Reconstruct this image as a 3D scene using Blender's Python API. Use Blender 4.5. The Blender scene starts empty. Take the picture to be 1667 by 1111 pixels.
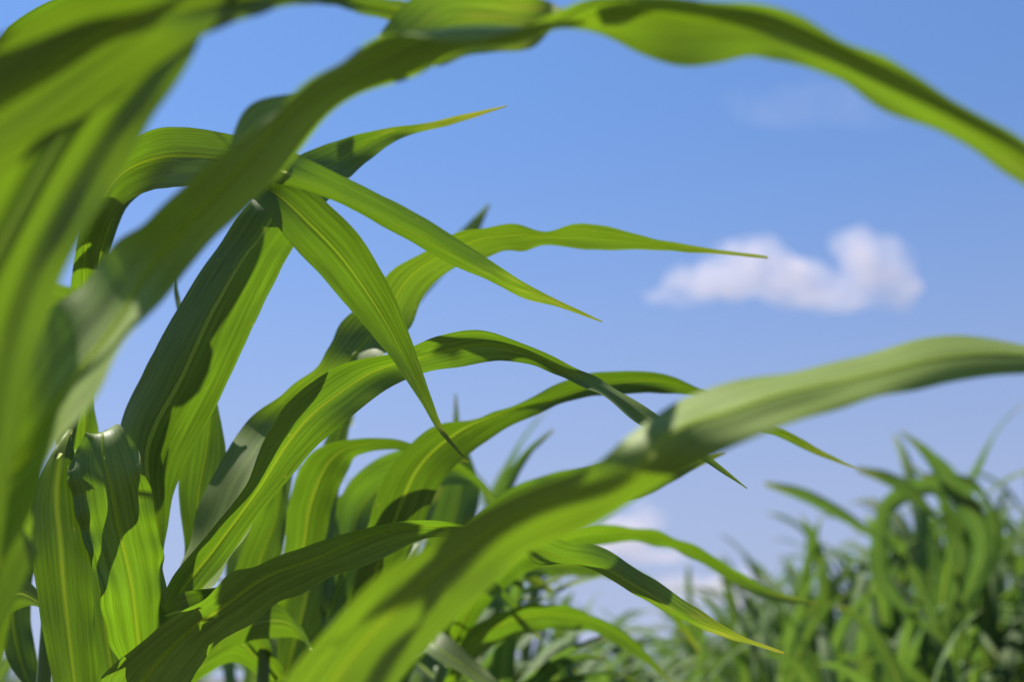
import bpy, bmesh, math, random
from mathutils import Vector, Matrix, noise
random.seed(7)
R = math.radians
SC = bpy.context.scene
COL = SC.collection

# ------------------------------------------------------------------ camera
CAM_Z = 1.0
PITCH = R(13.4)
LENS = 50.0
F = 1667 * LENS / 36.0
cam_d = bpy.data.cameras.new("camera")
cam = bpy.data.objects.new("camera", cam_d)
COL.objects.link(cam)
cam.location = (0, 0, CAM_Z)
cam.rotation_euler = (R(90) + PITCH, 0, 0)
cam_d.lens = LENS
cam_d.sensor_width = 36
cam_d.clip_start = 0.05
cam_d.clip_end = 8000
cam_d.dof.use_dof = True
cam_d.dof.focus_distance = 1.40
cam_d.dof.aperture_fstop = 3.5
SC.camera = cam

# ------------------------------------------------------------------ light
SUN_EL, SUN_AZ = 58.0, 303.0
world = bpy.data.worlds.new("World")
SC.world = world
world.use_nodes = True
wn = world.node_tree
wn.nodes.clear()
sky = wn.nodes.new("ShaderNodeTexSky")
sky.sky_type = 'NISHITA'
sky.sun_disc = False
sky.sun_elevation = R(SUN_EL)
sky.sun_rotation = R(SUN_AZ)
sky.altitude = 200
sky.air_density = 1.0
sky.dust_density = 0.0
sky.ozone_density = 4.0
bgn = wn.nodes.new("ShaderNodeBackground")
bgn.inputs[1].default_value = 0.08
out = wn.nodes.new("ShaderNodeOutputWorld")
# look a little above the true horizon band (clear dry air) and balance the white point
tcw = wn.nodes.new("ShaderNodeTexCoord")
addw = wn.nodes.new("ShaderNodeVectorMath"); addw.operation = 'ADD'; addw.inputs[1].default_value = (0, 0, 0.30)
nrw = wn.nodes.new("ShaderNodeVectorMath"); nrw.operation = 'NORMALIZE'
wn.links.new(tcw.outputs["Generated"], addw.inputs[0]); wn.links.new(addw.outputs[0], nrw.inputs[0]); wn.links.new(nrw.outputs[0], sky.inputs[0])
tint = wn.nodes.new("ShaderNodeVectorMath"); tint.operation = 'MULTIPLY'; tint.inputs[1].default_value = (0.90, 1.0, 1.12)
wn.links.new(sky.outputs[0], tint.inputs[0])
# pale humid air towards the horizon
sepw = wn.nodes.new("ShaderNodeSeparateXYZ"); wn.links.new(tcw.outputs["Generated"], sepw.inputs[0])
hz = wn.nodes.new("ShaderNodeMapRange"); hz.interpolation_type = 'SMOOTHSTEP'
hz.inputs["From Min"].default_value = -0.05; hz.inputs["From Max"].default_value = 0.42
hz.inputs["To Min"].default_value = 0.78; hz.inputs["To Max"].default_value = 0.0
wn.links.new(sepw.outputs["Z"], hz.inputs[0])
mxw = wn.nodes.new("ShaderNodeMix"); mxw.data_type = 'RGBA'
wn.links.new(hz.outputs[0], mxw.inputs[0]); wn.links.new(tint.outputs[0], mxw.inputs[6]); mxw.inputs[7].default_value = (3.0, 3.1, 3.75, 1)
wn.links.new(mxw.outputs[2], bgn.inputs[0])
wn.links.new(bgn.outputs[0], out.inputs[0])

sun_d = bpy.data.lights.new("sun", 'SUN')
sun = bpy.data.objects.new("sun", sun_d)
COL.objects.link(sun)
sun_d.energy = 4.9
sun_d.angle = R(0.5)
sun_d.color = (1.0, 0.95, 0.86)
sdir = Vector((math.sin(R(SUN_AZ)) * math.cos(R(SUN_EL)), math.cos(R(SUN_AZ)) * math.cos(R(SUN_EL)), math.sin(R(SUN_EL))))
sun.rotation_euler = (-sdir).to_track_quat('-Z', 'Y').to_euler()

SC.view_settings.view_transform = 'Standard'
SC.view_settings.look = 'None'
SC.view_settings.exposure = 1.085
SC.view_settings.gamma = 1.0
SC.cycles.max_bounces = 10
SC.cycles.transmission_bounces = 8
SC.cycles.diffuse_bounces = 5
SC.cycles.volume_bounces = 3

CW = Vector((0, 0, CAM_Z))
FWD = Vector((0, math.cos(PITCH), math.sin(PITCH)))
UP = Vector((0, -math.sin(PITCH), math.cos(PITCH)))
RT = Vector((1, 0, 0))


def P(x, y, d):
    """world point seen at photo position x, y (1667 wide) at depth d metres"""
    return CW + FWD * d + RT * ((x - 833.5) / F * d) + UP * ((555.5 - y) / F * d)


# ------------------------------------------------------------------ helpers
def tag(o, label=None, cat=None, group=None, kind=None):
    if label: o["label"] = label
    if cat: o["category"] = cat
    if group: o["group"] = group
    if kind: o["kind"] = kind
    return o


def empty(name, loc):
    o = bpy.data.objects.new(name, None)
    COL.objects.link(o)
    o.location = loc
    o.empty_display_size = 0.1
    return o


def mesh_obj(name, verts, faces, mat, parent=None, smooth=True, uvs=None, age=None):
    me = bpy.data.meshes.new(name)
    me.from_pydata(verts, [], faces)
    if smooth:
        me.polygons.foreach_set("use_smooth", [True] * len(me.polygons))
    if uvs is not None:
        ul = me.uv_layers.new(name="UVMap")
        for lp in me.loops:
            ul.data[lp.index].uv = uvs[lp.vertex_index]
    if age is not None:
        at = me.attributes.new("age", 'FLOAT', 'POINT')
        at.data.foreach_set("value", age)
    me.materials.append(mat)
    me.update()
    o = bpy.data.objects.new(name, me)
    COL.objects.link(o)
    if parent: o.parent = parent
    return o


# ------------------------------------------------------------------ materials
def N(nt, typ, **kw):
    n = nt.nodes.new(typ)
    for k, v in kw.items():
        setattr(n, k, v)
    return n


def leaf_material(name, top=(0.17, 0.24, 0.055), trans=(0.100, 0.196, 0.004), mixf=0.5, rough=0.45, spec=0.42, tipcol=(0.34, 0.30, 0.04)):
    m = bpy.data.materials.new(name)
    m.use_nodes = True
    nt = m.node_tree
    nt.nodes.clear()
    L = nt.links.new
    o = N(nt, "ShaderNodeOutputMaterial")
    uv = N(nt, "ShaderNodeUVMap")
    oi = N(nt, "ShaderNodeObjectInfo")
    mp = N(nt, "ShaderNodeMapping")
    mp.inputs["Scale"].default_value = (1, 0.02, 1)
    L(uv.outputs[0], mp.inputs[0])
    # fine veins along the blade (uv in metres)
    fine = N(nt, "ShaderNodeTexNoise"); fine.inputs["Scale"].default_value = 900; fine.inputs["Detail"].default_value = 2
    L(mp.outputs[0], fine.inputs[0])
    big = N(nt, "ShaderNodeTexNoise"); big.inputs["Scale"].default_value = 190; big.inputs["Detail"].default_value = 1
    L(mp.outputs[0], big.inputs[0])
    patch = N(nt, "ShaderNodeTexNoise"); patch.inputs["Scale"].default_value = 22; patch.inputs["Detail"].default_value = 4
    mp2 = N(nt, "ShaderNodeMapping"); mp2.inputs["Scale"].default_value = (1, 0.25, 1)
    L(uv.outputs[0], mp2.inputs[0]); L(mp2.outputs[0], patch.inputs[0])
    a1 = N(nt, "ShaderNodeMath", operation='ADD'); L(fine.outputs[0], a1.inputs[0]); L(big.outputs[0], a1.inputs[1])
    a2 = N(nt, "ShaderNodeMath", operation='ADD'); L(a1.outputs[0], a2.inputs[0]); L(patch.outputs[0], a2.inputs[1])
    mr = N(nt, "ShaderNodeMapRange"); mr.inputs["From Min"].default_value = 1.1; mr.inputs["From Max"].default_value = 1.9
    mr.inputs["To Min"].default_value = 0.62; mr.inputs["To Max"].default_value = 1.4
    L(a2.outputs[0], mr.inputs[0])
    # per-leaf variation
    rv = N(nt, "ShaderNodeMapRange"); rv.inputs["To Min"].default_value = 0.68; rv.inputs["To Max"].default_value = 1.15
    L(oi.outputs["Random"], rv.inputs[0])
    mm = N(nt, "ShaderNodeMath", operation='MULTIPLY'); L(mr.outputs[0], mm.inputs[0]); L(rv.outputs[0], mm.inputs[1])

    def colour(c):
        v = N(nt, "ShaderNodeVectorMath", operation='SCALE')
        v.inputs[0].default_value = c
        L(mm.outputs[0], v.inputs["Scale"])
        return v.outputs[0]
    ct, cr = colour(top), colour(trans)
    # ageing towards the tip + small flecks
    ag = N(nt, "ShaderNodeAttribute", attribute_name="age")
    agn = N(nt, "ShaderNodeTexNoise"); agn.inputs["Scale"].default_value = 140; agn.inputs["Detail"].default_value = 3
    mp3 = N(nt, "ShaderNodeMapping"); mp3.inputs["Scale"].default_value = (1, 0.2, 1)
    L(uv.outputs[0], mp3.inputs[0]); L(mp3.outputs[0], agn.inputs[0])
    s1 = N(nt, "ShaderNodeMath", operation='MULTIPLY_ADD'); s1.inputs[1].default_value = 0.5; L(agn.outputs[0], s1.inputs[0]); L(ag.outputs["Fac"], s1.inputs[2])
    s2 = N(nt, "ShaderNodeMapRange"); s2.inputs["From Min"].default_value = 1.14; s2.inputs["From Max"].default_value = 1.4
    L(s1.outputs[0], s2.inputs[0])
    vo = N(nt, "ShaderNodeTexVoronoi"); vo.inputs["Scale"].default_value = 60
    mp4 = N(nt, "ShaderNodeMapping"); mp4.inputs["Scale"].default_value = (1, 0.5, 1)
    L(uv.outputs[0], mp4.inputs[0]); L(mp4.outputs[0], vo.inputs[0])
    fl = N(nt, "ShaderNodeMapRange"); fl.inputs["From Min"].default_value = 0.05; fl.inputs["From Max"].default_value = 0.09
    fl.inputs["To Min"].default_value = 1; fl.inputs["To Max"].default_value = 0
    L(vo.outputs["Distance"], fl.inputs[0])
    sp = N(nt, "ShaderNodeSeparateColor"); L(vo.outputs["Color"], sp.inputs[0])
    gt = N(nt, "ShaderNodeMath", operation='GREATER_THAN'); gt.inputs[1].default_value = 0.70; L(sp.outputs[0], gt.inputs[0])
    fm = N(nt, "ShaderNodeMath", operation='MULTIPLY'); L(fl.outputs[0], fm.inputs[0]); L(gt.outputs[0], fm.inputs[1])
    fm2 = N(nt, "ShaderNodeMath", operation='MULTIPLY'); fm2.inputs[1].default_value = 0.5; L(fm.outputs[0], fm2.inputs[0])
    mx = N(nt, "ShaderNodeMath", operation='MAXIMUM'); L(s2.outputs[0], mx.inputs[0]); L(fm2.outputs[0], mx.inputs[1])
    sx = N(nt, "ShaderNodeSeparateXYZ"); L(uv.outputs[0], sx.inputs[0])
    ab = N(nt, "ShaderNodeMath", operation='ABSOLUTE'); L(sx.outputs[0], ab.inputs[0])
    ad = N(nt, "ShaderNodeMath", operation='MULTIPLY_ADD'); ad.inputs[1].default_value = .0024; L(ag.outputs["Fac"], ad.inputs[0]); L(ab.outputs[0], ad.inputs[2])
    rm = N(nt, "ShaderNodeMapRange"); rm.inputs["From Min"].default_value = .0022; rm.inputs["From Max"].default_value = .0034
    rm.inputs["To Min"].default_value = .75; rm.inputs["To Max"].default_value = 0
    L(ad.outputs[0], rm.inputs[0])
    k1 = N(nt, "ShaderNodeMix", data_type='RGBA'); L(rm.outputs[0], k1.inputs[0]); L(ct, k1.inputs[6]); k1.inputs[7].default_value = (.3, .38, .12, 1)
    k2 = N(nt, "ShaderNodeMix", data_type='RGBA'); L(rm.outputs[0], k2.inputs[0]); L(cr, k2.inputs[6]); k2.inputs[7].default_value = (.34, .42, .04, 1)
    ct, cr = k1.outputs[2], k2.outputs[2]
    m1 = N(nt, "ShaderNodeMix", data_type='RGBA'); L(mx.outputs[0], m1.inputs[0]); L(ct, m1.inputs[6]); m1.inputs[7].default_value = (*tipcol, 1)
    m2 = N(nt, "ShaderNodeMix", data_type='RGBA'); L(mx.outputs[0], m2.inputs[0]); L(cr, m2.inputs[6]); m2.inputs[7].default_value = (tipcol[0] * 1.1, tipcol[1] * 1.1, tipcol[2], 1)
    # bump from the veins
    bp = N(nt, "ShaderNodeBump"); bp.inputs["Strength"].default_value = 0.35; bp.inputs["Distance"].default_value = 0.0006
    L(a1.outputs[0], bp.inputs["Height"])
    pr = N(nt, "ShaderNodeBsdfPrincipled")
    pr.inputs["Roughness"].default_value = rough
    pr.inputs["Specular IOR Level"].default_value = spec
    pr.inputs["Sheen Weight"].default_value = 0.05
    pr.inputs["Sheen Roughness"].default_value = 0.4
    L(m1.outputs[2], pr.inputs["Base Color"]); L(bp.outputs[0], pr.inputs["Normal"])
    tr = N(nt, "ShaderNodeBsdfTranslucent"); L(m2.outputs[2], tr.inputs[0]); L(bp.outputs[0], tr.inputs[1])
    mix = N(nt, "ShaderNodeMixShader"); mix.inputs[0].default_value = mixf
    L(pr.outputs[0], mix.inputs[1]); L(tr.outputs[0], mix.inputs[2])
    L(mix.outputs[0], o.inputs[0])
    return m


def plain_material(name, col, rough=0.5, trans=None, nscale=60, var=0.25, stretch=(1, 1, 1), tmix=.35):
    m = bpy.data.materials.new(name)
    m.use_nodes = True
    nt = m.node_tree
    L = nt.links.new
    pr = nt.nodes["Principled BSDF"]
    tc = N(nt, "ShaderNodeTexCoord")
    mp = N(nt, "ShaderNodeMapping"); mp.inputs["Scale"].default_value = stretch
    no = N(nt, "ShaderNodeTexNoise"); no.inputs["Scale"].default_value = nscale; no.inputs["Detail"].default_value = 5
    L(tc.outputs["Object"], mp.inputs[0]); L(mp.outputs[0], no.inputs[0])
    mx = N(nt, "ShaderNodeMix", data_type='RGBA')
    L(no.outputs[0], mx.inputs[0])
    mx.inputs[6].default_value = (*[c * (1 - var) for c in col], 1)
    mx.inputs[7].default_value = (*[min(1, c * (1 + var)) for c in col], 1)
    L(mx.outputs[2], pr.inputs["Base Color"])
    pr.inputs["Roughness"].default_value = rough
    bp = N(nt, "ShaderNodeBump"); bp.inputs["Strength"].default_value = 0.3; bp.inputs["Distance"].default_value = 0.002
    L(no.outputs[0], bp.inputs["Height"]); L(bp.outputs[0], pr.inputs["Normal"])
    if trans:
        tr = N(nt, "ShaderNodeBsdfTranslucent"); tr.inputs[0].default_value = (*trans, 1)
        mi = N(nt, "ShaderNodeMixShader"); mi.inputs[0].default_value = tmix
        L(pr.outputs[0], mi.inputs[1]); L(tr.outputs[0], mi.inputs[2])
        L(mi.outputs[0], nt.nodes["Material Output"].inputs[0])
    return m


M_LEAF = leaf_material("maize_leaf")
M_NEAR = leaf_material("maize_leaf_near", top=(0.25, 0.34, 0.07), rough=0.55, trans=(0.115, 0.205, 0.004))
M_PALE = leaf_material("maize_leaf_pale", top=(0.25, 0.34, 0.08), rough=0.5, trans=(0.105, 0.19, 0.004))
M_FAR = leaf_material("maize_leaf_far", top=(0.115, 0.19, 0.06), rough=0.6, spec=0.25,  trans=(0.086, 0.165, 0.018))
M_RIB = plain_material("maize_midrib", (0.2, 0.28, 0.08), 0.4, trans=(0.88, 0.95, 0.4), stretch=(1, 1, 1), tmix=.85)
M_STALK = plain_material("maize_stalk", (0.10, 0.17, 0.04), 0.45, trans=(0.18, 0.26, 0.03), nscale=40, stretch=(6, 6, 0.4))
M_SOIL = plain_material("field_soil", (0.07, 0.06, 0.035), 0.95, nscale=8, var=0.4)


# ------------------------------------------------------------------ leaf from measured stations
def cr(p0, p1, p2, p3, t):
    t2, t3 = t * t, t * t * t
    return [0.5 * ((2 * b) + (-a + c) * t + (2 * a - 5 * b + 4 * c - d) * t2 + (-a + 3 * b - 3 * c + d) * t3)
            for a, b, c, d in zip(p0, p1, p2, p3)]


def leaf(plant, st, W=0.085, mat=None, keel=0.12, ruffle=0.0025, pleat=0, pleat_amp=0.0, rib=True, seed=0,
         label=None, age=1.0, nseg=12, nac=16, ribr=0.0022, ripple_len=0.09):
    """st rows: ax, ay, bx, by, depth, sg [, keel].  A is the left edge when walking along the leaf in the photo.
    sg (-1..1): share of the hidden width turned away at edge B (+) or edge A (-)."""
    rnd = random.Random(seed * 77 + 5)
    base = plant.location
    n = len(st)
    cum = [0]
    for i in range(1, n):
        a, b = st[i - 1], st[i]
        cum.append(cum[-1] + math.hypot((b[0] + b[2] - a[0] - a[2]) / 2, (b[1] + b[3] - a[1] - a[3]) / 2) * b[4] / F)
    tot = cum[-1]
    rows = []
    for i, s in enumerate(st):
        ax, ay, bx, by, d, sg = s[:6]
        k = s[6] if len(s) > 6 else keel
        f = cum[i] / tot
        app = math.hypot(ax - bx, ay - by) * d / F
        w = W * min(1.0, 1.25 * (1 - f) ** 0.6) * min(1, 0.6 + 2 * f)
        hid = math.sqrt(max(0, w * w - app * app)) if w > app else 0
        t = sg * hid / 2
        A, B = P(ax, ay, d - t), P(bx, by, d + t)
        rows.append([*A, *B, k, s[7] if len(s) > 7 else 0.0])
    ext = [[2 * p - q for p, q in zip(rows[0], rows[1])]] + rows + [[2 * p - q for p, q in zip(rows[-1], rows[-2])]]
    smp = []
    for i in range(n - 1):
        for j in range(nseg):
            smp.append(cr(ext[i], ext[i + 1], ext[i + 2], ext[i + 3], j / nseg))
    smp.append(rows[-1])
    AA = [Vector(s[0:3]) for s in smp]; BB = [Vector(s[3:6]) for s in smp]; KK = [s[6] for s in smp]; FO = [s[7] for s in smp]
    MM = [(a + b) / 2 for a, b in zip(AA, BB)]
    m = len(smp)
    ph1, ph2 = rnd.uniform(0, 6.28), rnd.uniform(0, 6.28)
    verts, uvs, ages, cen, nrm, wid = [], [], [], [], [], []
    dist = 0
    S = []
    for i in range(m):
        if i: dist += (MM[i] - MM[i - 1]).length
        S.append(dist)
    L = S[-1]
    for i in range(m):
        T = (MM[min(i + 1, m - 1)] - MM[max(i - 1, 0)])
        D = BB[i] - AA[i]
        w = D.length
        Nn = T.cross(D)
        if Nn.length < 1e-12: Nn = -FWD.copy()
        Nn.normalize()
        s = S[i]
        for j in range(nac + 1):
            t = j / nac
            e = abs(2 * t - 1)
            off = KK[i] * w * (1 - e ** 1.4)
            off += ruffle * (e ** 2.5) * math.sin(s / ripple_len * 6.283 + (ph1 if t < .5 else ph2) + 1.5 * math.sin(s * 23 + ph1)) * min(1, w / 0.04)
            if pleat:
                off += pleat_amp * math.sin(pleat * t * 6.283 + 2 * s) * math.sin(math.pi * t)
            off += 0.0018 * noise.noise(Vector((t * 3 + seed * 9, s * 14, 0.3))) * min(1, w / 0.03)
            ed = ruffle * 0.45 * noise.noise(Vector((s * 40, seed * 3.1 + (5 if t < .5 else 0), 1))) * (1 if t > .5 else -1) * e ** 3
            p = AA[i].lerp(BB[i], t) + FWD * (FO[i] * (1 - e ** 1.3)) + Nn * off + (D / max(w, 1e-6)) * ed
            verts.append(p - base)
            uvs.append(((t - .5) * W, s + seed * 1.7))
            ages.append((s / L) * age)
        cen.append(AA[i].lerp(BB[i], .5) + FWD * FO[i] + Nn * (KK[i] * w + (0.0018 * noise.noise(Vector((1.5 + seed * 9, s * 14, 0.3))) * min(1, w / 0.03))))
        nrm.append(Nn); wid.append(w)
    k = nac + 1
    faces = [(i * k + j, i * k + j + 1, (i + 1) * k + j + 1, (i + 1) * k + j) for i in range(m - 1) for j in range(nac)]
    o = mesh_obj("leaf", verts, faces, mat or M_LEAF, plant, uvs=uvs, age=ages)
    o.data.name = "blade_%d" % seed
    if label: o["label"] = label
    if rib:
        rv, rf = [], []
        for i in range(m):
            f = S[i] / L
            r = ribr * (1 - f) ** 0.8 + 0.00025
            T = (cen[min(i + 1, m - 1)] - cen[max(i - 1, 0)])
            if T.length < 1e-9: T = Vector((0, 0, 1))
            T.normalize()
            X = T.cross(nrm[i]); X.normalize()
            for j in range(6):
                a = math.pi * (1 + j / 5)
                rv.append(cen[i] + X * (math.cos(a) * r * 1.3) + nrm[i] * (math.sin(a) * r * 0.5 - 0.0001) - base)
        for i in range(m - 1):
            for j in range(5):
                rf.append((i * 6 + j, i * 6 + j + 1, (i + 1) * 6 + j + 1, (i + 1) * 6 + j))
        mesh_obj("midrib", rv, rf, M_RIB, o)
    return o


def shade_leaf(plant, pts, t, W, seed, start=.15):
    """unseen leaf-shaped shadow caster above the frame, running over points that lie t metres up the sun's direction from pts (x, y, depth)"""
    base = plant.location
    c = [P(*p) + sdir * t for p in pts]
    c.insert(0, Vector((base.x, base.y, c[0].z - .12)))
    n = len(c)
    ext = [c[0] * 2 - c[1]] + c + [c[-1] * 2 - c[-2]]
    path = []
    for i in range(n - 1):
        for j in range(10):
            path.append(Vector(cr(ext[i], ext[i + 1], ext[i + 2], ext[i + 3], j / 10)))
    path.append(c[-1])
    m = len(path)
    v, uv, ag = [], [], []
    for i in range(m):
        T = (path[min(i + 1, m - 1)] - path[max(i - 1, 0)]).normalized()
        D = T.cross(sdir).normalized()
        Nn = T.cross(D).normalized()
        f = i / (m - 1)
        w = W * min(1, .05 + 8 * max(0, f - start)) * (max(0, 1 - f ** 2.5)) ** .8 + .0005
        for j in range(9):
            q = j / 8 - .5
            v.append(path[i] + D * (q * w) + Nn * (abs(q) * w * .3 + .004 * math.sin(f * 15 + seed) * abs(q) * 2) - base)
            uv.append((q * W, f * .6 + seed)); ag.append(f * .9)
    fc = [(i * 9 + j, i * 9 + j + 1, (i + 1) * 9 + j + 1, (i + 1) * 9 + j) for i in range(m - 1) for j in range(8)]
    o = mesh_obj("leaf", v, fc, M_LEAF, plant, uvs=uv, age=ag)  # added blade, out of view, there only to cast a shadow
    o.data.name = "shade_blade_%d" % seed
    return o


def tube_mesh(path, rads, sides=10):
    v, f = [], []
    m = len(path)
    for i in range(m):
        T = (path[min(i + 1, m - 1)] - path[max(i - 1, 0)]).normalized()
        X = T.cross(Vector((0.31, 1, 0.1))).normalized()
        Y = T.cross(X).normalized()
        for j in range(sides):
            a = j / sides * 6.2832
            v.append(path[i] + X * math.cos(a) * rads[i] + Y * math.sin(a) * rads[i])
    for i in range(m - 1):
        for j in range(sides):
            f.append((i * sides + j, i * sides + (j + 1) % sides, (i + 1) * sides + (j + 1) % sides, (i + 1) * sides + j))
    f.append(tuple(range((m - 1) * sides, m * sides)))
    return v, f


def stalk(plant, h, r0=0.013, r1=0.006, lean=(0, 0), nodes=0.16):
    path, rads = [], []
    n = int(h / 0.02)
    for i in range(n + 1):
        z = h * i / n
        path.append(Vector((lean[0] * z / h, lean[1] * z / h, z)))
        r = r0 + (r1 - r0) * z / h
        q = (z % nodes)
        if q < 0.02: r *= 1.18
        rads.append(r)
    v, f = tube_mesh(path, rads)
    return mesh_obj("stalk", v, f, M_STALK, plant)


def plant_at(px, d, label, group=None):
    """maize plant whose stalk base stands on the ground under column px at forward distance d"""
    x = (px - 833.5) / F * d / math.cos(PITCH) * 1.0
    e = empty("maize_plant", (x, d, 0))
    tag(e, label, "maize plant", group)
    return e


# ------------------------------------------------------------------ ground
def ground():
    bm = bmesh.new()
    bmesh.ops.create_grid(bm, x_segments=60, y_segments=60, size=3000)
    me = bpy.data.meshes.new("ground"); bm.to_mesh(me); bm.free()
    me.materials.append(M_SOIL)
    o = bpy.data.objects.new("ground", me); COL.objects.link(o)
    tag(o, kind="structure")
ground()

# ================================================================== nearest plant, left of the frame
GN = "maize plants along the near row"
A = plant_at(-330, 0.70, "nearest blurred maize plant at the left edge, its twisted leaf arching over the whole top", GN)
stalk(A, 1.75, 0.014, 0.007)
# twisted leaf arching from lower left over the top to the right edge
leaf(A, [(-330, 1000, -300, 1260, .71, .3), (-140, 800, -120, 1130, .77, .3), (0, 640, 10, 905, .82, -.5), (60, 545, 100, 725, .83, -.6),
         (150, 440, 205, 565, .84, -.7), (250, 350, 330, 410, .85, .2, .05), (350, 265, 440, 295, .85, .7, .05), (430, 190, 530, 200, .85, .9, .08),
         (505, 140, 640, 132, .85, .9, .1), (590, 72, 760, 88, .85, .9, .1), (700, 62, 850, 62, .85, .8, .1), (850, 48, 960, 52, .86, .6, .05),
         (960, 5, 1060, 88, .85, .5, .2), (1080, -6, 1140, 104, .83, .5, .25), (1220, 4, 1230, 98, .81, .5, .25), (1330, 42, 1310, 104, .80, .5, .2),
         (1450, 100, 1420, 165, .80, .5, .2), (1560, 165, 1540, 222, .80, .5), (1680, 242, 1655, 292, .80, .5), (1800, 345, 1780, 378, .80, .4), (1900, 470, 1896, 474, .80, 0)],
     W=.115, mat=M_NEAR, ruffle=.003, seed=1, ribr=.003)
# sunlit flap of the same leaf's upper side behind its top edge
leaf(A, [(-330, 900, -290, 1100, .72, .3), (-200, 560, -160, 700, .88, 0), (0, 450, 40, 560, .98, 0), (150, 470, 190, 535, .98, 0), (255, 388, 285, 425, .98, 0), (340, 300, 370, 342, .97, -.2), (402, 180, 450, 250, .95, -1), (490, 150, 520, 190, .94, -1), (580, 85, 600, 120, .94, -1),
         (650, 20, 690, 110, .94, -1), (720, -30, 760, 90, .94, -1), (860, -10, 850, 80, .94, -1), (915, 12, 905, 44, .92, -.4), (955, 22, 954, 32, .91, 0)],
     W=.13, mat=M_NEAR, ruffle=.003, seed=2)
# pleated broad leaf standing at the left
leaf(A, [(-330, 1150, -250, 1250, .71, 0), (-260, 950, -40, 1090, .76, .2), (-220, 700, 0, 880, .75, .3), (-160, 450, 62, 560, .74, .3), (-60, 250, 140, 380, .74, .3),
         (20, 130, 225, 235, .74, .3), (120, 60, 290, 130, .74, .3), (200, 30, 335, 45, .745, .5), (260, 0, 370, 10, .75, .5), (330, -60, 420, -30, .76, .5), (480, -110, 482, -106, .78, 0)],
     W=.1, mat=M_NEAR, pleat=3, pleat_amp=.004, keel=.1, seed=3, ribr=.003)
# leaf crossing the upper left corner
leaf(A, [(-330, 600, -290, 800, .70, .3), (-200, 220, -150, 480, .70, .4), (-60, 90, -40, 330, .70, .5), (30, 45, 80, 235, .70, .6), (120, -2, 190, 150, .70, .7), (220, -25, 300, 75, .70, .7),
         (330, -40, 400, 32, .74, .6), (430, -35, 470, 8, .80, .5), (520, -30, 540, 8, .86, .5), (600, -10, 600, 26, .96, .4), (690, 12, 684, 44, 1.03, .4), (750, 48, 746, 60, 1.06, .3), (790, 75, 789, 77, 1.08, 0)],
     W=.095, mat=M_NEAR, keel=.1, ruffle=.003, seed=4, pleat=2, pleat_amp=.002)
# base of a low leaf, bottom left corner
leaf(A, [(-330, 1200, -320, 1320, .72, 0), (-200, 960, -160, 1150, .85, .2), (-60, 850, -30, 1080, .88, .3), (20, 780, 55, 900, .9, .3), (50, 830, 40, 960, .92, -.2), (30, 960, -20, 1040, .94, -.4),
         (-10, 1110, -60, 1130, .95, -.3), (-60, 1240, -70, 1244, .96, 0)],
     W=.085, mat=M_NEAR, seed=5)

# unseen plant added outside the left edge to carry blades that cast chosen shadows
Z = plant_at(-950, 1.35, "unseen shade plant added outside the left edge, its leaves placed to shadow the others", GN)
stalk(Z, 1.9, 0.014, 0.007)
shade_leaf(Z, [(170, 520, .835), (270, 395, .84), (420, 250, .85), (560, 150, .85), (720, 90, .85), (880, 55, .86), (960, 45, .86)], .40, .08, 1)
shade_leaf(Z, [(850, 30, .86), (1000, 40, .85), (1120, 45, .82), (1300, 75, .80), (1450, 130, .80), (1600, 200, .80), (1700, 260, .80)], .19, .02, 2)
shade_leaf(Z, [(330, 1010, 1.35), (450, 950, 1.32), (560, 905, 1.31), (650, 880, 1.30), (690, 860, 1.30)], .78, .1, 3, start=.2)
shade_leaf(Z, [(380, 1180, .80), (560, 1020, .80), (740, 900, .81), (880, 820, .81), (980, 775, .82), (1030, 745, .82)], .85, .03, 4, start=.35)
shade_leaf(Z, [(-300, 260, .70), (-100, 170, .70), (80, 90, .70), (200, 40, .70), (330, 0, .71)], .2, .03, 5)

shade_leaf(Z, [(300, 200, 1.3), (500, 420, 1.42), (600, 520, 1.46), (690, 588, 1.47), (735, 572, 1.48), (765, 555, 1.48)], 1.0, .05, 8, start=.72)

# ================================================================== near plant under the frame, big leaf sweeping right
B = plant_at(330, 0.80, "near maize plant below the frame with one broad blurred leaf sweeping up to the right", GN)
stalk(B, 0.80, 0.014, 0.009)
leaf(B, [(330, 1420, 430, 1430, .80, 0), (390, 1240, 560, 1260, .80, .3), (480, 1085, 650, 1110, .80, .4), (610, 945, 770, 985, .80, .5, .1), (740, 862, 860, 905, .81, .6, .1), (850, 800, 960, 858, .81, .6, .08),
         (960, 760, 1060, 800, .82, .3, -.05), (1030, 705, 1150, 748, .82, -.4, -.16), (1110, 650, 1250, 708, .83, -.85, -.03, -.006), (1230, 612, 1350, 672, .84, -.85, -.03, -.006), (1370, 588, 1460, 640, .86, -.85, -.03, -.006),
         (1500, 553, 1560, 620, .88, -.85, -.03, -.006), (1590, 548, 1640, 608, .89, -.85, -.03, -.006), (1700, 566, 1720, 608, .90, -.8, -.03, -.006), (1850, 600, 1860, 630, .89, 0), (1990, 700, 1992, 704, .9, 0)],
     W=.10, mat=M_NEAR, seed=6, ribr=.002, ruffle=.0008)
leaf(B, [(330, 1380, 300, 1400, .80, 0), (200, 1300, 180, 1400, .78, .4), (20, 1250, 0, 1340, .76, .5), (-150, 1280, -160, 1340, .74, .5), (-300, 1400, -302, 1404, .72, 0)], W=.08, mat=M_NEAR, seed=7)

# ================================================================== sharp plant on the left
C = plant_at(112, 1.62, "in focus maize plant on the left whose pointed leaves droop across the blue sky", GN)
stalk(C, 1.34, 0.013, 0.006)
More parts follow.
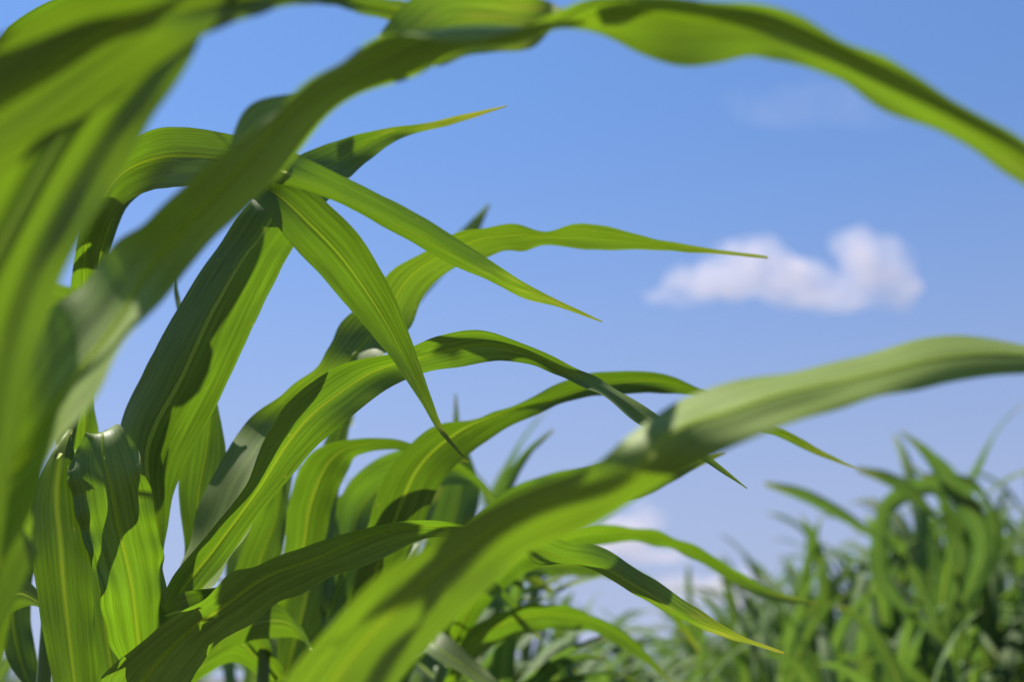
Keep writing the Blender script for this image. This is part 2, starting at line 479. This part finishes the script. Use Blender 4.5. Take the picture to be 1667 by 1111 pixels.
# leaf arching from behind to the long dark point
leaf(C, [(105, 700, 120, 700, 1.62, 0), (110, 520, 160, 560, 1.62, .3), (128, 380, 160, 430, 1.56, .6), (170, 275, 185, 352, 1.48, .9), (250, 210, 240, 312, 1.42, .9), (365, 216, 330, 302, 1.34, .9), (430, 232, 400, 305, 1.29, .8),
         (492, 254, 452, 300, 1.25, .3, -.2), (580, 296, 545, 327, 1.25, .2, -.4), (660, 338, 630, 372, 1.26, .2, -.4), (740, 385, 715, 420, 1.28, .2, -.4), (800, 425, 790, 455, 1.29, .2, -.35),
         (870, 470, 860, 488, 1.31, .6), (920, 494, 915, 503, 1.32, .4), (981, 523, 980, 525, 1.33, 0)],
     W=.098, seed=11, ruffle=.0015)
# bright hanging leaf
leaf(C, [(105, 720, 120, 730, 1.62, 0), (120, 520, 150, 560, 1.62, 0), (190, 300, 200, 350, 1.58, .2), (300, 240, 300, 290, 1.45, .2), (400, 262, 380, 310, 1.31, -.2), (470, 286, 420, 330, 1.28, -.3), (530, 328, 470, 392, 1.285, -.3, .04),
         (590, 390, 530, 458, 1.31, -.3, .04), (640, 478, 590, 528, 1.345, -.3, .04), (672, 560, 640, 588, 1.365, -.3), (700, 640, 682, 650, 1.37, -.2), (722, 698, 714, 703, 1.375, -.2), (762, 752, 761, 754, 1.38, 0)],
     W=.088, seed=12, ruffle=.0012, ribr=.0014, age=.95)
leaf(C, [(300, 560, 310, 560, 1.75, 0), (284, 480, 292, 482, 1.8, 0), (283, 440, 284, 441, 1.82, 0)], W=.02, seed=16, rib=False)
# small leaf with pale rib behind the big twisted one
leaf(C, [(108, 860, 118, 870, 1.64, 0), (112, 740, 150, 745, 1.64, .2), (112, 670, 160, 705, 1.64, .2), (120, 600, 150, 640, 1.64, .2), (130, 540, 145, 545, 1.64, 0), (150, 430, 152, 434, 1.64, 0)], W=.05, seed=13)
# pale broad leaf going down, bottom left
leaf(C, [(118, 700, 108, 705, 1.45, 0), (118, 728, 80, 745, 1.43, -.3), (132, 800, 52, 815, 1.42, -.3), (146, 900, 52, 890, 1.41, -.3), (152, 980, 62, 980, 1.41, -.3), (160, 1100, 85, 1111, 1.41, -.2),
         (170, 1250, 110, 1260, 1.42, 0), (180, 1400, 178, 1404, 1.43, 0)], W=.075, seed=14, keel=-.12, ribr=.003)
leaf(C, [(90, 990, 100, 1010, 1.50, 0), (20, 940, 40, 990, 1.55, .3), (-40, 1000, -30, 1040, 1.6, .3), (-110, 1120, -108, 1124, 1.65, 0)], W=.05, seed=15)

# ================================================================== second sharp plant
D = plant_at(232, 1.52, "in focus maize plant left of centre with dark upright leaf and ragged curled leaf", GN)
stalk(D, 0.98, 0.012, 0.009)
# dark upright leaf that ends in the yellowing point at the top
leaf(D, [(245, 1010, 262, 1015, 1.52, 0), (252, 900, 266, 900, 1.53, 0), (215, 770, 292, 775, 1.53, -.3, -.22), (197, 690, 335, 695, 1.53, -.3, -.26), (240, 595, 388, 585, 1.52, -.3, -.26), (290, 500, 432, 490, 1.52, -.3, -.26),
         (345, 415, 478, 402, 1.52, -.2, -.24), (410, 325, 520, 340, 1.52, 0, -.15), (470, 265, 560, 300, 1.57, .4, .0), (545, 230, 600, 262, 1.62, .5), (610, 212, 650, 226, 1.64, .4), (680, 202, 700, 212, 1.65, .3), (750, 187, 758, 196, 1.65, .2), (825, 171, 826, 173, 1.65, 0)],
     W=.1, seed=21, ruffle=.002, age=1.06, ribr=.002)
# leaf with the cast shadow, arching to a pale point
leaf(D, [(245, 1060, 262, 1066, 1.50, 0), (270, 960, 310, 985, 1.49, 0), (330, 880, 375, 905, 1.48, .2), (400, 790, 440, 815, 1.47, .3), (432, 715, 500, 745, 1.46, .4), (475, 650, 570, 680, 1.45, .4, .14), (555, 595, 640, 628, 1.46, .5, .14), (650, 572, 700, 606, 1.47, .5, .12),
         (710, 549, 750, 598, 1.48, .5, .12), (780, 539, 810, 587, 1.48, .4, .12), (850, 558, 860, 594, 1.48, .4, .12), (925, 594, 915, 614, 1.47, .2, .1), (990, 625, 975, 643, 1.46, -.9, .05), (1060, 672, 1045, 693, 1.44, -.9, .05),
         (1120, 715, 1112, 730, 1.43, -.5), (1170, 755, 1165, 764, 1.43, -.3), (1217, 796, 1216, 797, 1.43, 0)],
     W=.072, seed=22, ruffle=.0018, ribr=.0016, age=.95)
# tall pale leaf behind it that runs on to the tip before the cloud
leaf(D, [(250, 1080, 262, 1080, 1.54, 0), (285, 960, 330, 975, 1.56, -.7), (318, 850, 395, 880, 1.58, -1), (355, 755, 440, 790, 1.6, -1), (400, 690, 480, 725, 1.62, -1), (465, 638, 530, 670, 1.64, .2), (520, 590, 570, 640, 1.66, .5, .1), (555, 530, 620, 580, 1.68, -.7, .1),
         (605, 480, 665, 535, 1.7, .4, .1), (640, 440, 690, 480, 1.7, .6, .1), (700, 402, 740, 438, 1.7, .6), (760, 374, 800, 416, 1.7, .6), (830, 366, 850, 408, 1.7, .6), (885, 374, 890, 402, 1.7, .6), (950, 366, 950, 404, 1.7, .6), (1040, 382, 1040, 408, 1.7, .5), (1130, 400, 1128, 411, 1.7, .3), (1250, 418, 1250, 421, 1.7, 0)],
     W=.105, mat=M_PALE, seed=23, ruffle=.0025)
# ragged curled leaf
leaf(D, [(215, 1130, 250, 1130, 1.50, 0), (178, 1040, 268, 1020, 1.46, .1), (158, 950, 270, 945, 1.44, .7), (128, 860, 254, 850, 1.42, .6), (115, 800, 240, 780, 1.41, .5), (112, 752, 218, 720, 1.42, .3), (140, 712, 190, 696, 1.44, .3), (130, 722, 165, 705, 1.47, .6), (85, 765, 125, 735, 1.49, .5), (70, 790, 72, 786, 1.50, 0)],
     W=.1, seed=24, keel=.05, ruffle=.005, ripple_len=.05)
# dark low leaf running right, its lit end pokes out beyond the big blurred leaf
leaf(D, [(190, 1150, 215, 1230, 1.50, .2), (165, 1105, 290, 1140, 1.40, .3), (250, 1030, 345, 1062, 1.36, .5), (330, 975, 415, 1010, 1.33, .5), (390, 928, 480, 970, 1.31, .6), (460, 908, 560, 936, 1.30, .5), (540, 872, 640, 898, 1.30, .5), (640, 855, 710, 880, 1.30, .5),
         (750, 853, 790, 890, 1.31, .6), (840, 862, 850, 905, 1.32, .6), (915, 876, 880, 918, 1.33, .4, -.15), (985, 896, 960, 928, 1.34, .2, -.4), (1060, 940, 1040, 972, 1.35, .2, -.4), (1130, 990, 1115, 1015, 1.36, .2, -.35), (1200, 1032, 1192, 1043, 1.37, .4), (1277, 1063, 1276, 1065, 1.38, 0)],
     W=.08, seed=25, ruffle=.003, ribr=.002, age=1.05)
leaf(D, [(232, 1100, 245, 1100, 1.52, 0), (250, 1010, 262, 1030, 1.50, .2), (268, 985, 280, 1020, 1.44, .2), (300, 965, 330, 1025, 1.38, -.6), (350, 958, 375, 985, 1.37, -.6), (385, 945, 395, 955, 1.38, 0)], W=.04, seed=26, rib=False)
leaf(D, [(245, 1110, 262, 1110, 1.54, 0), (280, 1000, 330, 1010, 1.6, 0), (300, 900, 345, 900, 1.64, 0), (290, 800, 352, 830, 1.66, 0), (300, 720, 368, 745, 1.67, .1), (330, 655, 355, 660, 1.68, .1), (345, 600, 346, 603, 1.7, 0)], W=.07, seed=27)

# ================================================================== plants just behind, softly out of focus
GM = "maize plants just behind the sharp ones"
E = plant_at(450, 1.95, "softly blurred maize plant left of centre with pale stalk and thin arching leaf tip", GM)
stalk(E, 1.10, 0.013, 0.008)
leaf(E, [(450, 1111, 470, 1111, 1.95, 0), (375, 1000, 430, 1020, 1.85, -.2), (385, 920, 450, 930, 1.83, -.3), (425, 830, 465, 870, 1.82, -.3), (455, 760, 466, 780, 1.82, -.2), (462, 720, 464, 722, 1.82, 0)], W=.08, seed=31)
leaf(E, [(445, 1000, 462, 1000, 1.95, 0), (462, 900, 520, 910, 1.93, .2), (470, 820, 540, 830, 1.92, .3), (500, 745, 565, 770, 1.9, .3, .1), (565, 716, 585, 742, 1.88, .5), (640, 716, 640, 732, 1.86, .3), (700, 733, 698, 746, 1.85, .2), (764, 752, 764, 754, 1.85, 0)], W=.07, seed=32)
leaf(E, [(450, 1120, 470, 1120, 1.97, 0), (455, 960, 540, 980, 2.0, .2), (480, 850, 545, 860, 2.05, 0), (520, 740, 560, 745, 2.1, 0), (555, 660, 575, 665, 2.12, 0), (575, 600, 576, 604, 2.14, 0)], W=.07, seed=33)
leaf(E, [(452, 1100, 440, 1120, 1.95, 0), (380, 1010, 385, 1080, 1.9, .3), (300, 1040, 320, 1111, 1.86, .4), (230, 1130, 240, 1170, 1.84, .3), (160, 1250, 162, 1252, 1.84, 0)], W=.07, seed=34)

G = plant_at(560, 1.90, "softly blurred maize plant in the middle whose dark leaf bends right behind the broad leaf", GM)
stalk(G, 1.08, 0.013, 0.008)
leaf(G, [(555, 1080, 580, 1085, 1.90, 0), (575, 960, 630, 970, 1.85, .2), (598, 860, 680, 870, 1.82, .3), (630, 770, 730, 770, 1.8, .4), (700, 700, 790, 722, 1.79, .5), (780, 680, 870, 676, 1.78, .6), (850, 655, 950, 648, 1.78, .6), (915, 622, 1000, 644, 1.78, .6),
         (980, 606, 1060, 640, 1.78, .6), (1080, 611, 1120, 646, 1.78, .6), (1150, 636, 1170, 668, 1.79, .5), (1210, 672, 1220, 692, 1.8, .4), (1290, 706, 1288, 722, 1.81, .4), (1345, 738, 1342, 746, 1.82, .2), (1400, 764, 1400, 766, 1.83, 0)],
     W=.085, seed=41)
leaf(G, [(560, 1100, 575, 1100, 1.92, 0), (520, 1000, 560, 1010, 2.0, .2), (540, 900, 600, 920, 2.05, .2), (560, 800, 620, 850, 2.1, .4), (620, 745, 690, 800, 2.12, .5), (700, 730, 750, 790, 2.14, .5), (780, 780, 790, 800, 2.15, .3), (830, 850, 831, 852, 2.15, 0)], W=.08, seed=42)
leaf(G, [(560, 1050, 575, 1050, 1.92, 0), (600, 950, 640, 960, 1.95, -.2), (640, 850, 680, 870, 1.98, -.3), (660, 790, 690, 800, 2.0, -.3), (680, 740, 682, 742, 2.0, 0)], W=.06, seed=43)
leaf(G, [(565, 1120, 580, 1130, 1.92, 0), (640, 1000, 680, 1030, 2.0, .2), (730, 890, 780, 930, 2.05, .4), (810, 810, 860, 850, 2.08, .5, .1), (880, 776, 940, 812, 2.1, .6, .1), (980, 757, 1040, 810, 2.12, .6), (1100, 745, 1120, 770, 2.14, .4), (1180, 735, 1181, 738, 2.15, 0)], W=.08, seed=44)
leaf(G, [(560, 1130, 575, 1130, 1.9, 0), (480, 1010, 500, 1050, 1.85, .4), (430, 980, 440, 1040, 1.82, .4), (360, 1020, 370, 1060, 1.8, .4), (300, 1100, 302, 1104, 1.8, 0)], W=.07, seed=45)

H = plant_at(720, 2.35, "blurred maize plant right of the middle with low leaf arching toward the lower right", GM)
stalk(H, 1.02, 0.013, 0.008)
leaf(H, [(715, 1080, 735, 1080, 2.35, 0), (760, 960, 800, 980, 2.3, .3), (850, 880, 880, 920, 2.28, .5), (950, 858, 960, 890, 2.27, .6), (1050, 862, 1050, 885, 2.26, .6), (1130, 888, 1122, 908, 2.26, .5), (1200, 930, 1190, 948, 2.26, .2), (1260, 962, 1250, 978, 2.26, -.3), (1330, 983, 1330, 986, 2.26, 0)], W=.08, seed=51)
leaf(H, [(715, 1060, 735, 1060, 2.36, 0), (690, 940, 740, 950, 2.4, .1), (700, 850, 770, 860, 2.42, .2), (720, 770, 780, 790, 2.45, .3), (735, 700, 752, 705, 2.48, .1), (741, 640, 743, 642, 2.5, 0)], W=.08, seed=52)
leaf(H, [(720, 1120, 738, 1120, 2.35, 0), (760, 1030, 790, 1060, 2.3, .4), (860, 985, 870, 1030, 2.28, .5), (960, 1000, 960, 1030, 2.26, .5), (1040, 1050, 1036, 1070, 2.25, .3), (1100, 1120, 1101, 1122, 2.25, 0)], W=.08, seed=53)
leaf(H, [(718, 1080, 730, 1090, 2.33, 0), (680, 1000, 690, 1050, 2.2, .3), (720, 1030, 690, 1060, 2.1, -.5), (790, 1090, 770, 1110, 2.05, -.5), (860, 1160, 858, 1164, 2.0, 0)], W=.07, seed=54)
leaf(H, [(715, 1000, 735, 1005, 2.36, 0), (760, 900, 800, 910, 2.5, .2), (800, 820, 820, 830, 2.6, .2), (850, 740, 860, 748, 2.7, 0), (900, 698, 902, 702, 2.75, 0)], W=.06, seed=55)
leaf(H, [(560, 690, 575, 695, 2.5, 0), (565, 610, 585, 620, 2.6, .2), (620, 520, 645, 540, 2.7, .2), (690, 435, 715, 455, 2.8, .2), (750, 375, 772, 392, 2.9, .2), (796, 330, 798, 333, 3.0, 0)], W=.05, seed=56)
leaf(H, [(715, 1040, 735, 1040, 2.36, 0), (800, 930, 840, 950, 2.5, .3), (900, 900, 910, 940, 2.6, .5), (1000, 915, 1000, 945, 2.7, .5), (1080, 960, 1070, 985, 2.8, .4), (1140, 1060, 1138, 1064, 2.9, 0)], W=.08, seed=57)
leaf(G, [(555, 1120, 575, 1120, 1.95, 0), (600, 1010, 650, 1030, 2.1, -.2), (660, 940, 720, 970, 2.2, -.4), (740, 920, 770, 960, 2.25, -.5), (820, 960, 820, 985, 2.3, -.4), (880, 1040, 878, 1044, 2.32, 0)], W=.08, seed=46)

K = plant_at(1530, 4.3, "blurred maize plant with thin leaves arching out left from the right clump's top", "tall blurred maize plants at the right")
stalk(K, 1.05, 0.013, 0.008)
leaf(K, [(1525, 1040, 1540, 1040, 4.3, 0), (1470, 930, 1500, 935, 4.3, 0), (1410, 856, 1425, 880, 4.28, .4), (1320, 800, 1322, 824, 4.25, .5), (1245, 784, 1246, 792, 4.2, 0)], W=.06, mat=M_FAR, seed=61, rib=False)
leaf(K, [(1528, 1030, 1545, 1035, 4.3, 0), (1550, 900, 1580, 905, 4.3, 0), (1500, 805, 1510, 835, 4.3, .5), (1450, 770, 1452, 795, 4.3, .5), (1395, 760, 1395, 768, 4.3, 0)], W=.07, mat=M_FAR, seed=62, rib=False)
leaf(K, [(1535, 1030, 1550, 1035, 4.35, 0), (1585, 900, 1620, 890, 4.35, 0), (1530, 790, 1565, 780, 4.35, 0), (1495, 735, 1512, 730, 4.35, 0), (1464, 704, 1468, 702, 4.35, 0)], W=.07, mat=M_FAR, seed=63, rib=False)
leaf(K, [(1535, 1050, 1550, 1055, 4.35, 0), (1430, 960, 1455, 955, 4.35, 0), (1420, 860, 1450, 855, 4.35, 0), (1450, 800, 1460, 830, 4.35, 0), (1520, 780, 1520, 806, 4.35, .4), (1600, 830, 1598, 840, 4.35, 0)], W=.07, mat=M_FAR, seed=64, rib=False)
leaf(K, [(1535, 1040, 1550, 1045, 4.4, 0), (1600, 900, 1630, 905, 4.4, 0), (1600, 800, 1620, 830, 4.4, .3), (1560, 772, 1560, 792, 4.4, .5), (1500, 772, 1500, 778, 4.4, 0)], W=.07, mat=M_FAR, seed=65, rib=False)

leaf(D, [(170, 1180, 215, 1190, 1.66, 0), (140, 1080, 215, 1080, 1.66, 0), (125, 960, 200, 960, 1.68, .2), (118, 860, 180, 850, 1.70, .2), (125, 780, 150, 775, 1.72, 0), (140, 730, 142, 730, 1.74, 0)], W=.08, seed=28)
leaf(C, [(100, 1180, 118, 1190, 1.66, 0), (20, 1090, 70, 1110, 1.7, .2), (-10, 980, 50, 1000, 1.74, .2), (10, 880, 60, 890, 1.78, .2), (40, 800, 64, 805, 1.8, 0), (55, 750, 56, 750, 1.82, 0)], W=.08, seed=17)
leaf(E, [(445, 1120, 462, 1120, 2.0, 0), (380, 1000, 450, 1010, 2.05, -.3), (370, 900, 450, 910, 2.1, -.4), (410, 800, 470, 820, 2.12, -.4), (460, 740, 480, 750, 2.14, 0), (490, 700, 491, 701, 2.15, 0)], W=.1, mat=M_PALE, seed=35)
leaf(E, [(455, 1130, 470, 1130, 2.0, 0), (470, 1010, 550, 1020, 2.05, .3), (500, 900, 580, 920, 2.1, .3), (540, 820, 610, 860, 2.12, .4), (600, 790, 640, 830, 2.14, .5), (670, 800, 672, 812, 2.15, 0)], W=.09, seed=36)
leaf(G, [(560, 1130, 575, 1130, 1.98, 0), (560, 1010, 640, 1020, 2.2, -.3), (590, 920, 660, 930, 2.25, -.4), (640, 850, 690, 870, 2.3, -.4), (690, 800, 715, 815, 2.32, 0), (730, 770, 731, 771, 2.33, 0)], W=.1, mat=M_PALE, seed=47)
leaf(H, [(715, 1120, 735, 1120, 2.4, 0), (640, 1040, 700, 1060, 2.5, .3), (660, 950, 720, 990, 2.55, .4), (730, 900, 770, 950, 2.6, .5), (820, 900, 830, 940, 2.6, .5), (900, 960, 898, 970, 2.6, 0)], W=.09, seed=58)

# ================================================================== generated plants of the field behind
def gen_leaf(parent, z0, phi, Ln, W, elev0, bend, tw, mat, seed, nseg=16, nac=4):
    rnd = random.Random(seed)
    hd = Vector((math.cos(phi), math.sin(phi), 0))
    side0 = Vector((-math.sin(phi), math.cos(phi), 0))
    p = Vector((0, 0, z0)) + hd * 0.008
    verts, uvs, ages = [], [], []
    ph = rnd.uniform(0, 6.28)
    curl = rnd.uniform(-.5, .5)
    for i in range(nseg + 1):
        f = i / nseg
        el = elev0 - bend * (f ** 1.5)
        yaw = curl * f * f
        h2 = Matrix.Rotation(yaw, 3, 'Z') @ hd
        T = h2 * math.cos(el) + Vector((0, 0, 1)) * math.sin(el)
        if i: p = p + T * (Ln / nseg)
        s2 = Matrix.Rotation(yaw, 3, 'Z') @ side0
        Nn = T.cross(s2).normalized()
        roll = tw * f + 0.15 * math.sin(f * 9 + ph)
        s3 = (s2 * math.cos(roll) + Nn * math.sin(roll)).normalized()
        n3 = T.cross(s3).normalized()
        w = W * min(1, 0.45 + 2.6 * f) * (max(0.0, 1 - f ** 2.2)) ** 0.75 + 0.0006
        for j in range(nac + 1):
            t = j / nac - .5
            e = abs(2 * t)
            k = 0.16 * w * e + 0.10 * w * e * e * math.sin(f * 22 + ph + (2 if t > 0 else 0))
            verts.append(p + s3 * (t * w) - n3 * k)
            uvs.append((t * W, f * Ln + seed % 13))
            ages.append(f)
    k = nac + 1
    faces = [(i * k + j, i * k + j + 1, (i + 1) * k + j + 1, (i + 1) * k + j) for i in range(nseg) for j in range(nac)]
    return mesh_obj("leaf", verts, faces, mat, parent, uvs=uvs, age=ages)


def gen_plant(seed, h=1.0, nl=13, mat=None):
    """unit plant: topmost leaves reach about z = h"""
    rnd = random.Random(seed)
    e = empty("maize_plant", (0, 0, 0))
    sh = h * 0.66
    stalk(e, sh, 0.013, 0.007, nodes=.13)
    phi0 = rnd.uniform(0, 6.28)
    for i in range(nl):
        f = i / (nl - 1)
        z0 = sh * (0.22 + 0.76 * f)
        phi = phi0 + (math.pi if i % 2 else 0) + rnd.uniform(-.5, .5) + i * .12
        Ln = rnd.uniform(.5, .68) * (1 - .25 * max(0, f - .7) / .3)
        up = 50 + 32 * f + rnd.uniform(-6, 6)
        bend = R(rnd.uniform(105, 165) * (1.0 - .5 * f))
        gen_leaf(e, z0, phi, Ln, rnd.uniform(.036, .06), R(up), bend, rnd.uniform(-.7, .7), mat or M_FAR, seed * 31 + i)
    return e


def copy_plant(src, loc, rz, s):
    c = src.copy(); COL.objects.link(c)
    c.location = loc; c.rotation_euler = (0, 0, rz); c.scale = s
    for ch in list(src.children):
        d = ch.copy(); COL.objects.link(d); d.parent = c
    return c


GF = "maize plants of the blurred field behind"
GR = "tall blurred maize plants at the right"
protos = [gen_plant(100 + i, 1.0, 13) for i in range(6)]
used = [False] * 6


def put(px, ytop, d, label, group, k=None):
    k = random.randrange(6) if k is None else k
    p = P(px, ytop, d)
    h = p.z * 0.97
    x, y = p.x, p.y
    sxy = min(1.35, max(.8, h ** .5))
    s = (sxy, sxy, h)
    rz = random.uniform(0, 6.28)
    if not used[k]:
        used[k] = True
        o = protos[k]; o.location = (x, y, 0); o.rotation_euler = (0, 0, rz); o.scale = s
    else:
        o = copy_plant(protos[k], (x, y, 0), rz, s)
    tag(o, label, "maize plant", group)
    return o


# the tall clump at the right
LR = "tall blurred green maize plant in the dense clump at the right"
for px, yt, d in [(1500, 700, 4.3), (1420, 800, 4.6), (1590, 790, 4.2), (1680, 760, 4.5), (1340, 880, 4.9), (1270, 900, 5.4), (1550, 770, 5.2),
                  (1640, 800, 5.4), (1740, 790, 4.9), (1460, 830, 5.6), (1380, 850, 6.0), (1200, 930, 5.8), (1130, 960, 6.2), (1300, 900, 6.6), (1230, 930, 7.0),
                  (1600, 800, 6.5), (1700, 770, 6.2), (1510, 840, 6.8), (1430, 950, 3.9), (1560, 960, 3.8), (1680, 930, 3.7), (1320, 990, 4.2), (1380, 900, 4.4), (1250, 960, 4.0), (1170, 1000, 4.6), (1290, 880, 5.0), (1500, 900, 5.0), (1600, 880, 5.4), (1080, 1000, 5.5), (1420, 900, 5.2), (1350, 1000, 3.6), (1480, 1010, 3.3), (1220, 1020, 4.6), (1800, 800, 4.2)]:
    put(px, yt - 45, d * 1.2, LR, GR)
rr = random.Random(11)
for i in range(40):
    px = rr.uniform(1080, 1800)
    top = 1010 - (px - 1080) * .45 if px < 1500 else 790
    put(px, top + rr.uniform(-30, 90), rr.uniform(5.2, 9.5), LR, GR)
# low arching plants in the gap, and behind the left ones
LM = "small blurred maize plant low in the gap beneath the broad leaf"
for px, yt, d in [(1050, 985, 4.4), (960, 960, 4.0), (860, 950, 3.6), (780, 900, 3.4), (1120, 1010, 4.8), (1000, 1040, 3.6), (900, 1020, 4.6), (820, 1000, 5.2), (740, 960, 3.0), (900, 935, 4.4), (1080, 1030, 3.8), (940, 1060, 3.0), (850, 1060, 2.9), (780, 980, 4.4), (1010, 985, 5.4), (1140, 1050, 3.4), (720, 1000, 2.6), (880, 990, 3.3), (930, 930, 5.2), (800, 1050, 2.7), (1060, 950, 5.6), (990, 1070, 2.8), (1070, 1080, 3.0)]:
    put(px, yt, d * 1.1, LM, "small maize plants low in the gap")
LL = "blurred maize plant of the row behind the sharp leaves on the left"
for px, yt, d in [(620, 700, 4.2), (740, 660, 4.6), (690, 740, 5.0), (560, 800, 3.8), (500, 860, 4.2), (-40, 980, 3.4), (20, 1000, 4.2), (640, 850, 3.2), (850, 740, 4.8), (600, 780, 2.9), (690, 830, 2.7), (760, 830, 3.2), (530, 900, 2.7), (800, 900, 2.7), (650, 920, 2.5), (420, 930, 3.4)]:
    put(px, yt, d, LL, "maize plants behind the sharp leaves")
# far field
LF = "distant blurred maize plant in the low rows near the horizon"
rf = random.Random(3)
for i in range(130):
    d = rf.uniform(7.5, 26)
    px = rf.uniform(-350, 2000)
    if 330 < px < 420 or 930 < px < 1030: continue
    yt = 1103 - (0.42 + rf.uniform(-.12, .12)) * F / d * (1.5 if px > 1150 else .9)
    put(px, yt, d, LF, GF)

# ================================================================== clouds (real volumes far away)
def cloud_material(name, dens, anis=0.0):
    m = bpy.data.materials.new(name)
    m.use_nodes = True
    nt = m.node_tree; nt.nodes.clear()
    o = N(nt, "ShaderNodeOutputMaterial")
    v = N(nt, "ShaderNodeVolumePrincipled")
    v.inputs["Color"].default_value = (.90, .83, .83, 1)
    v.inputs["Density"].default_value = dens
    v.inputs["Anisotropy"].default_value = anis
    tc = N(nt, "ShaderNodeTexCoord"); no = N(nt, "ShaderNodeTexNoise"); no.inputs["Scale"].default_value = .022; no.inputs["Detail"].default_value = 3
    nt.links.new(tc.outputs["Object"], no.inputs[0])
    mr = N(nt, "ShaderNodeMapRange"); mr.inputs["From Min"].default_value = .3; mr.inputs["From Max"].default_value = .75; mr.inputs["To Max"].default_value = dens
    nt.links.new(no.outputs[0], mr.inputs[0]); nt.links.new(mr.outputs[0], v.inputs["Density"])
    nt.links.new(v.outputs[0], o.inputs["Volume"])
    return m


def cloud(blobs, d, mat, label, thick=.7, vox=6):
    bm = bmesh.new()
    c = P(blobs[0][0], blobs[0][1], d)
    for (x, y, rx, ry) in blobs:
        q = P(x, y, d) - c
        sx, sz = rx / F * d, ry / F * d
        mt = Matrix.Translation(q) @ Matrix.Diagonal((sx, sx * thick, sz, 1))
        bmesh.ops.create_icosphere(bm, subdivisions=3, radius=1, matrix=mt)
    me = bpy.data.meshes.new("cloud"); bm.to_mesh(me); bm.free()
    me.materials.append(mat)
    o = bpy.data.objects.new("cloud", me); COL.objects.link(o); o.location = c
    r = o.modifiers.new("union", 'REMESH'); r.mode = 'VOXEL'; r.voxel_size = vox
    tx = bpy.data.textures.new("puffs", 'CLOUDS'); tx.noise_scale = 36; tx.noise_depth = 3
    dm = o.modifiers.new("puffs", 'DISPLACE'); dm.texture = tx; dm.texture_coords = 'LOCAL'; dm.strength = 34; dm.mid_level = .5
    tag(o, label, "cloud", "clouds in the blue sky")
    return o


CD = 1800
M_CL = cloud_material("cloud_volume", 0.021)
M_WISP = cloud_material("cloud_wisp_volume", 0.0014)
cloud([(1210, 440, 80, 52), (1130, 465, 60, 32), (1290, 460, 80, 40), (1225, 410, 42, 28), (1360, 478, 70, 26), (1430, 440, 62, 60), (1400, 400, 52, 30), (1460, 470, 45, 34), (1080, 480, 40, 12)], CD, M_CL,
      "white hook shaped cloud right of the centre of the blue sky")
cloud([(1050, 850, 40, 30), (1010, 870, 60, 30), (960, 890, 70, 30), (1070, 905, 60, 16)], CD, M_CL, "small white cloud low behind the tip of the low arching leaf")
cloud([(1225, 945, 40, 24), (1180, 960, 60, 22), (1110, 960, 70, 20), (1250, 985, 60, 24)], CD, M_CL, "small white cloud low beside the clump at the right")
cloud([(980, 1035, 120, 36), (1080, 1010, 70, 26), (870, 1045, 90, 30)], CD, M_WISP, "thin pale cloud lowest of all, near the horizon")
cloud([(1300, 170, 120, 32), (1400, 180, 100, 24), (1210, 165, 40, 16)], CD, M_WISP, "faint wispy cloud high in the sky under the arching leaf")
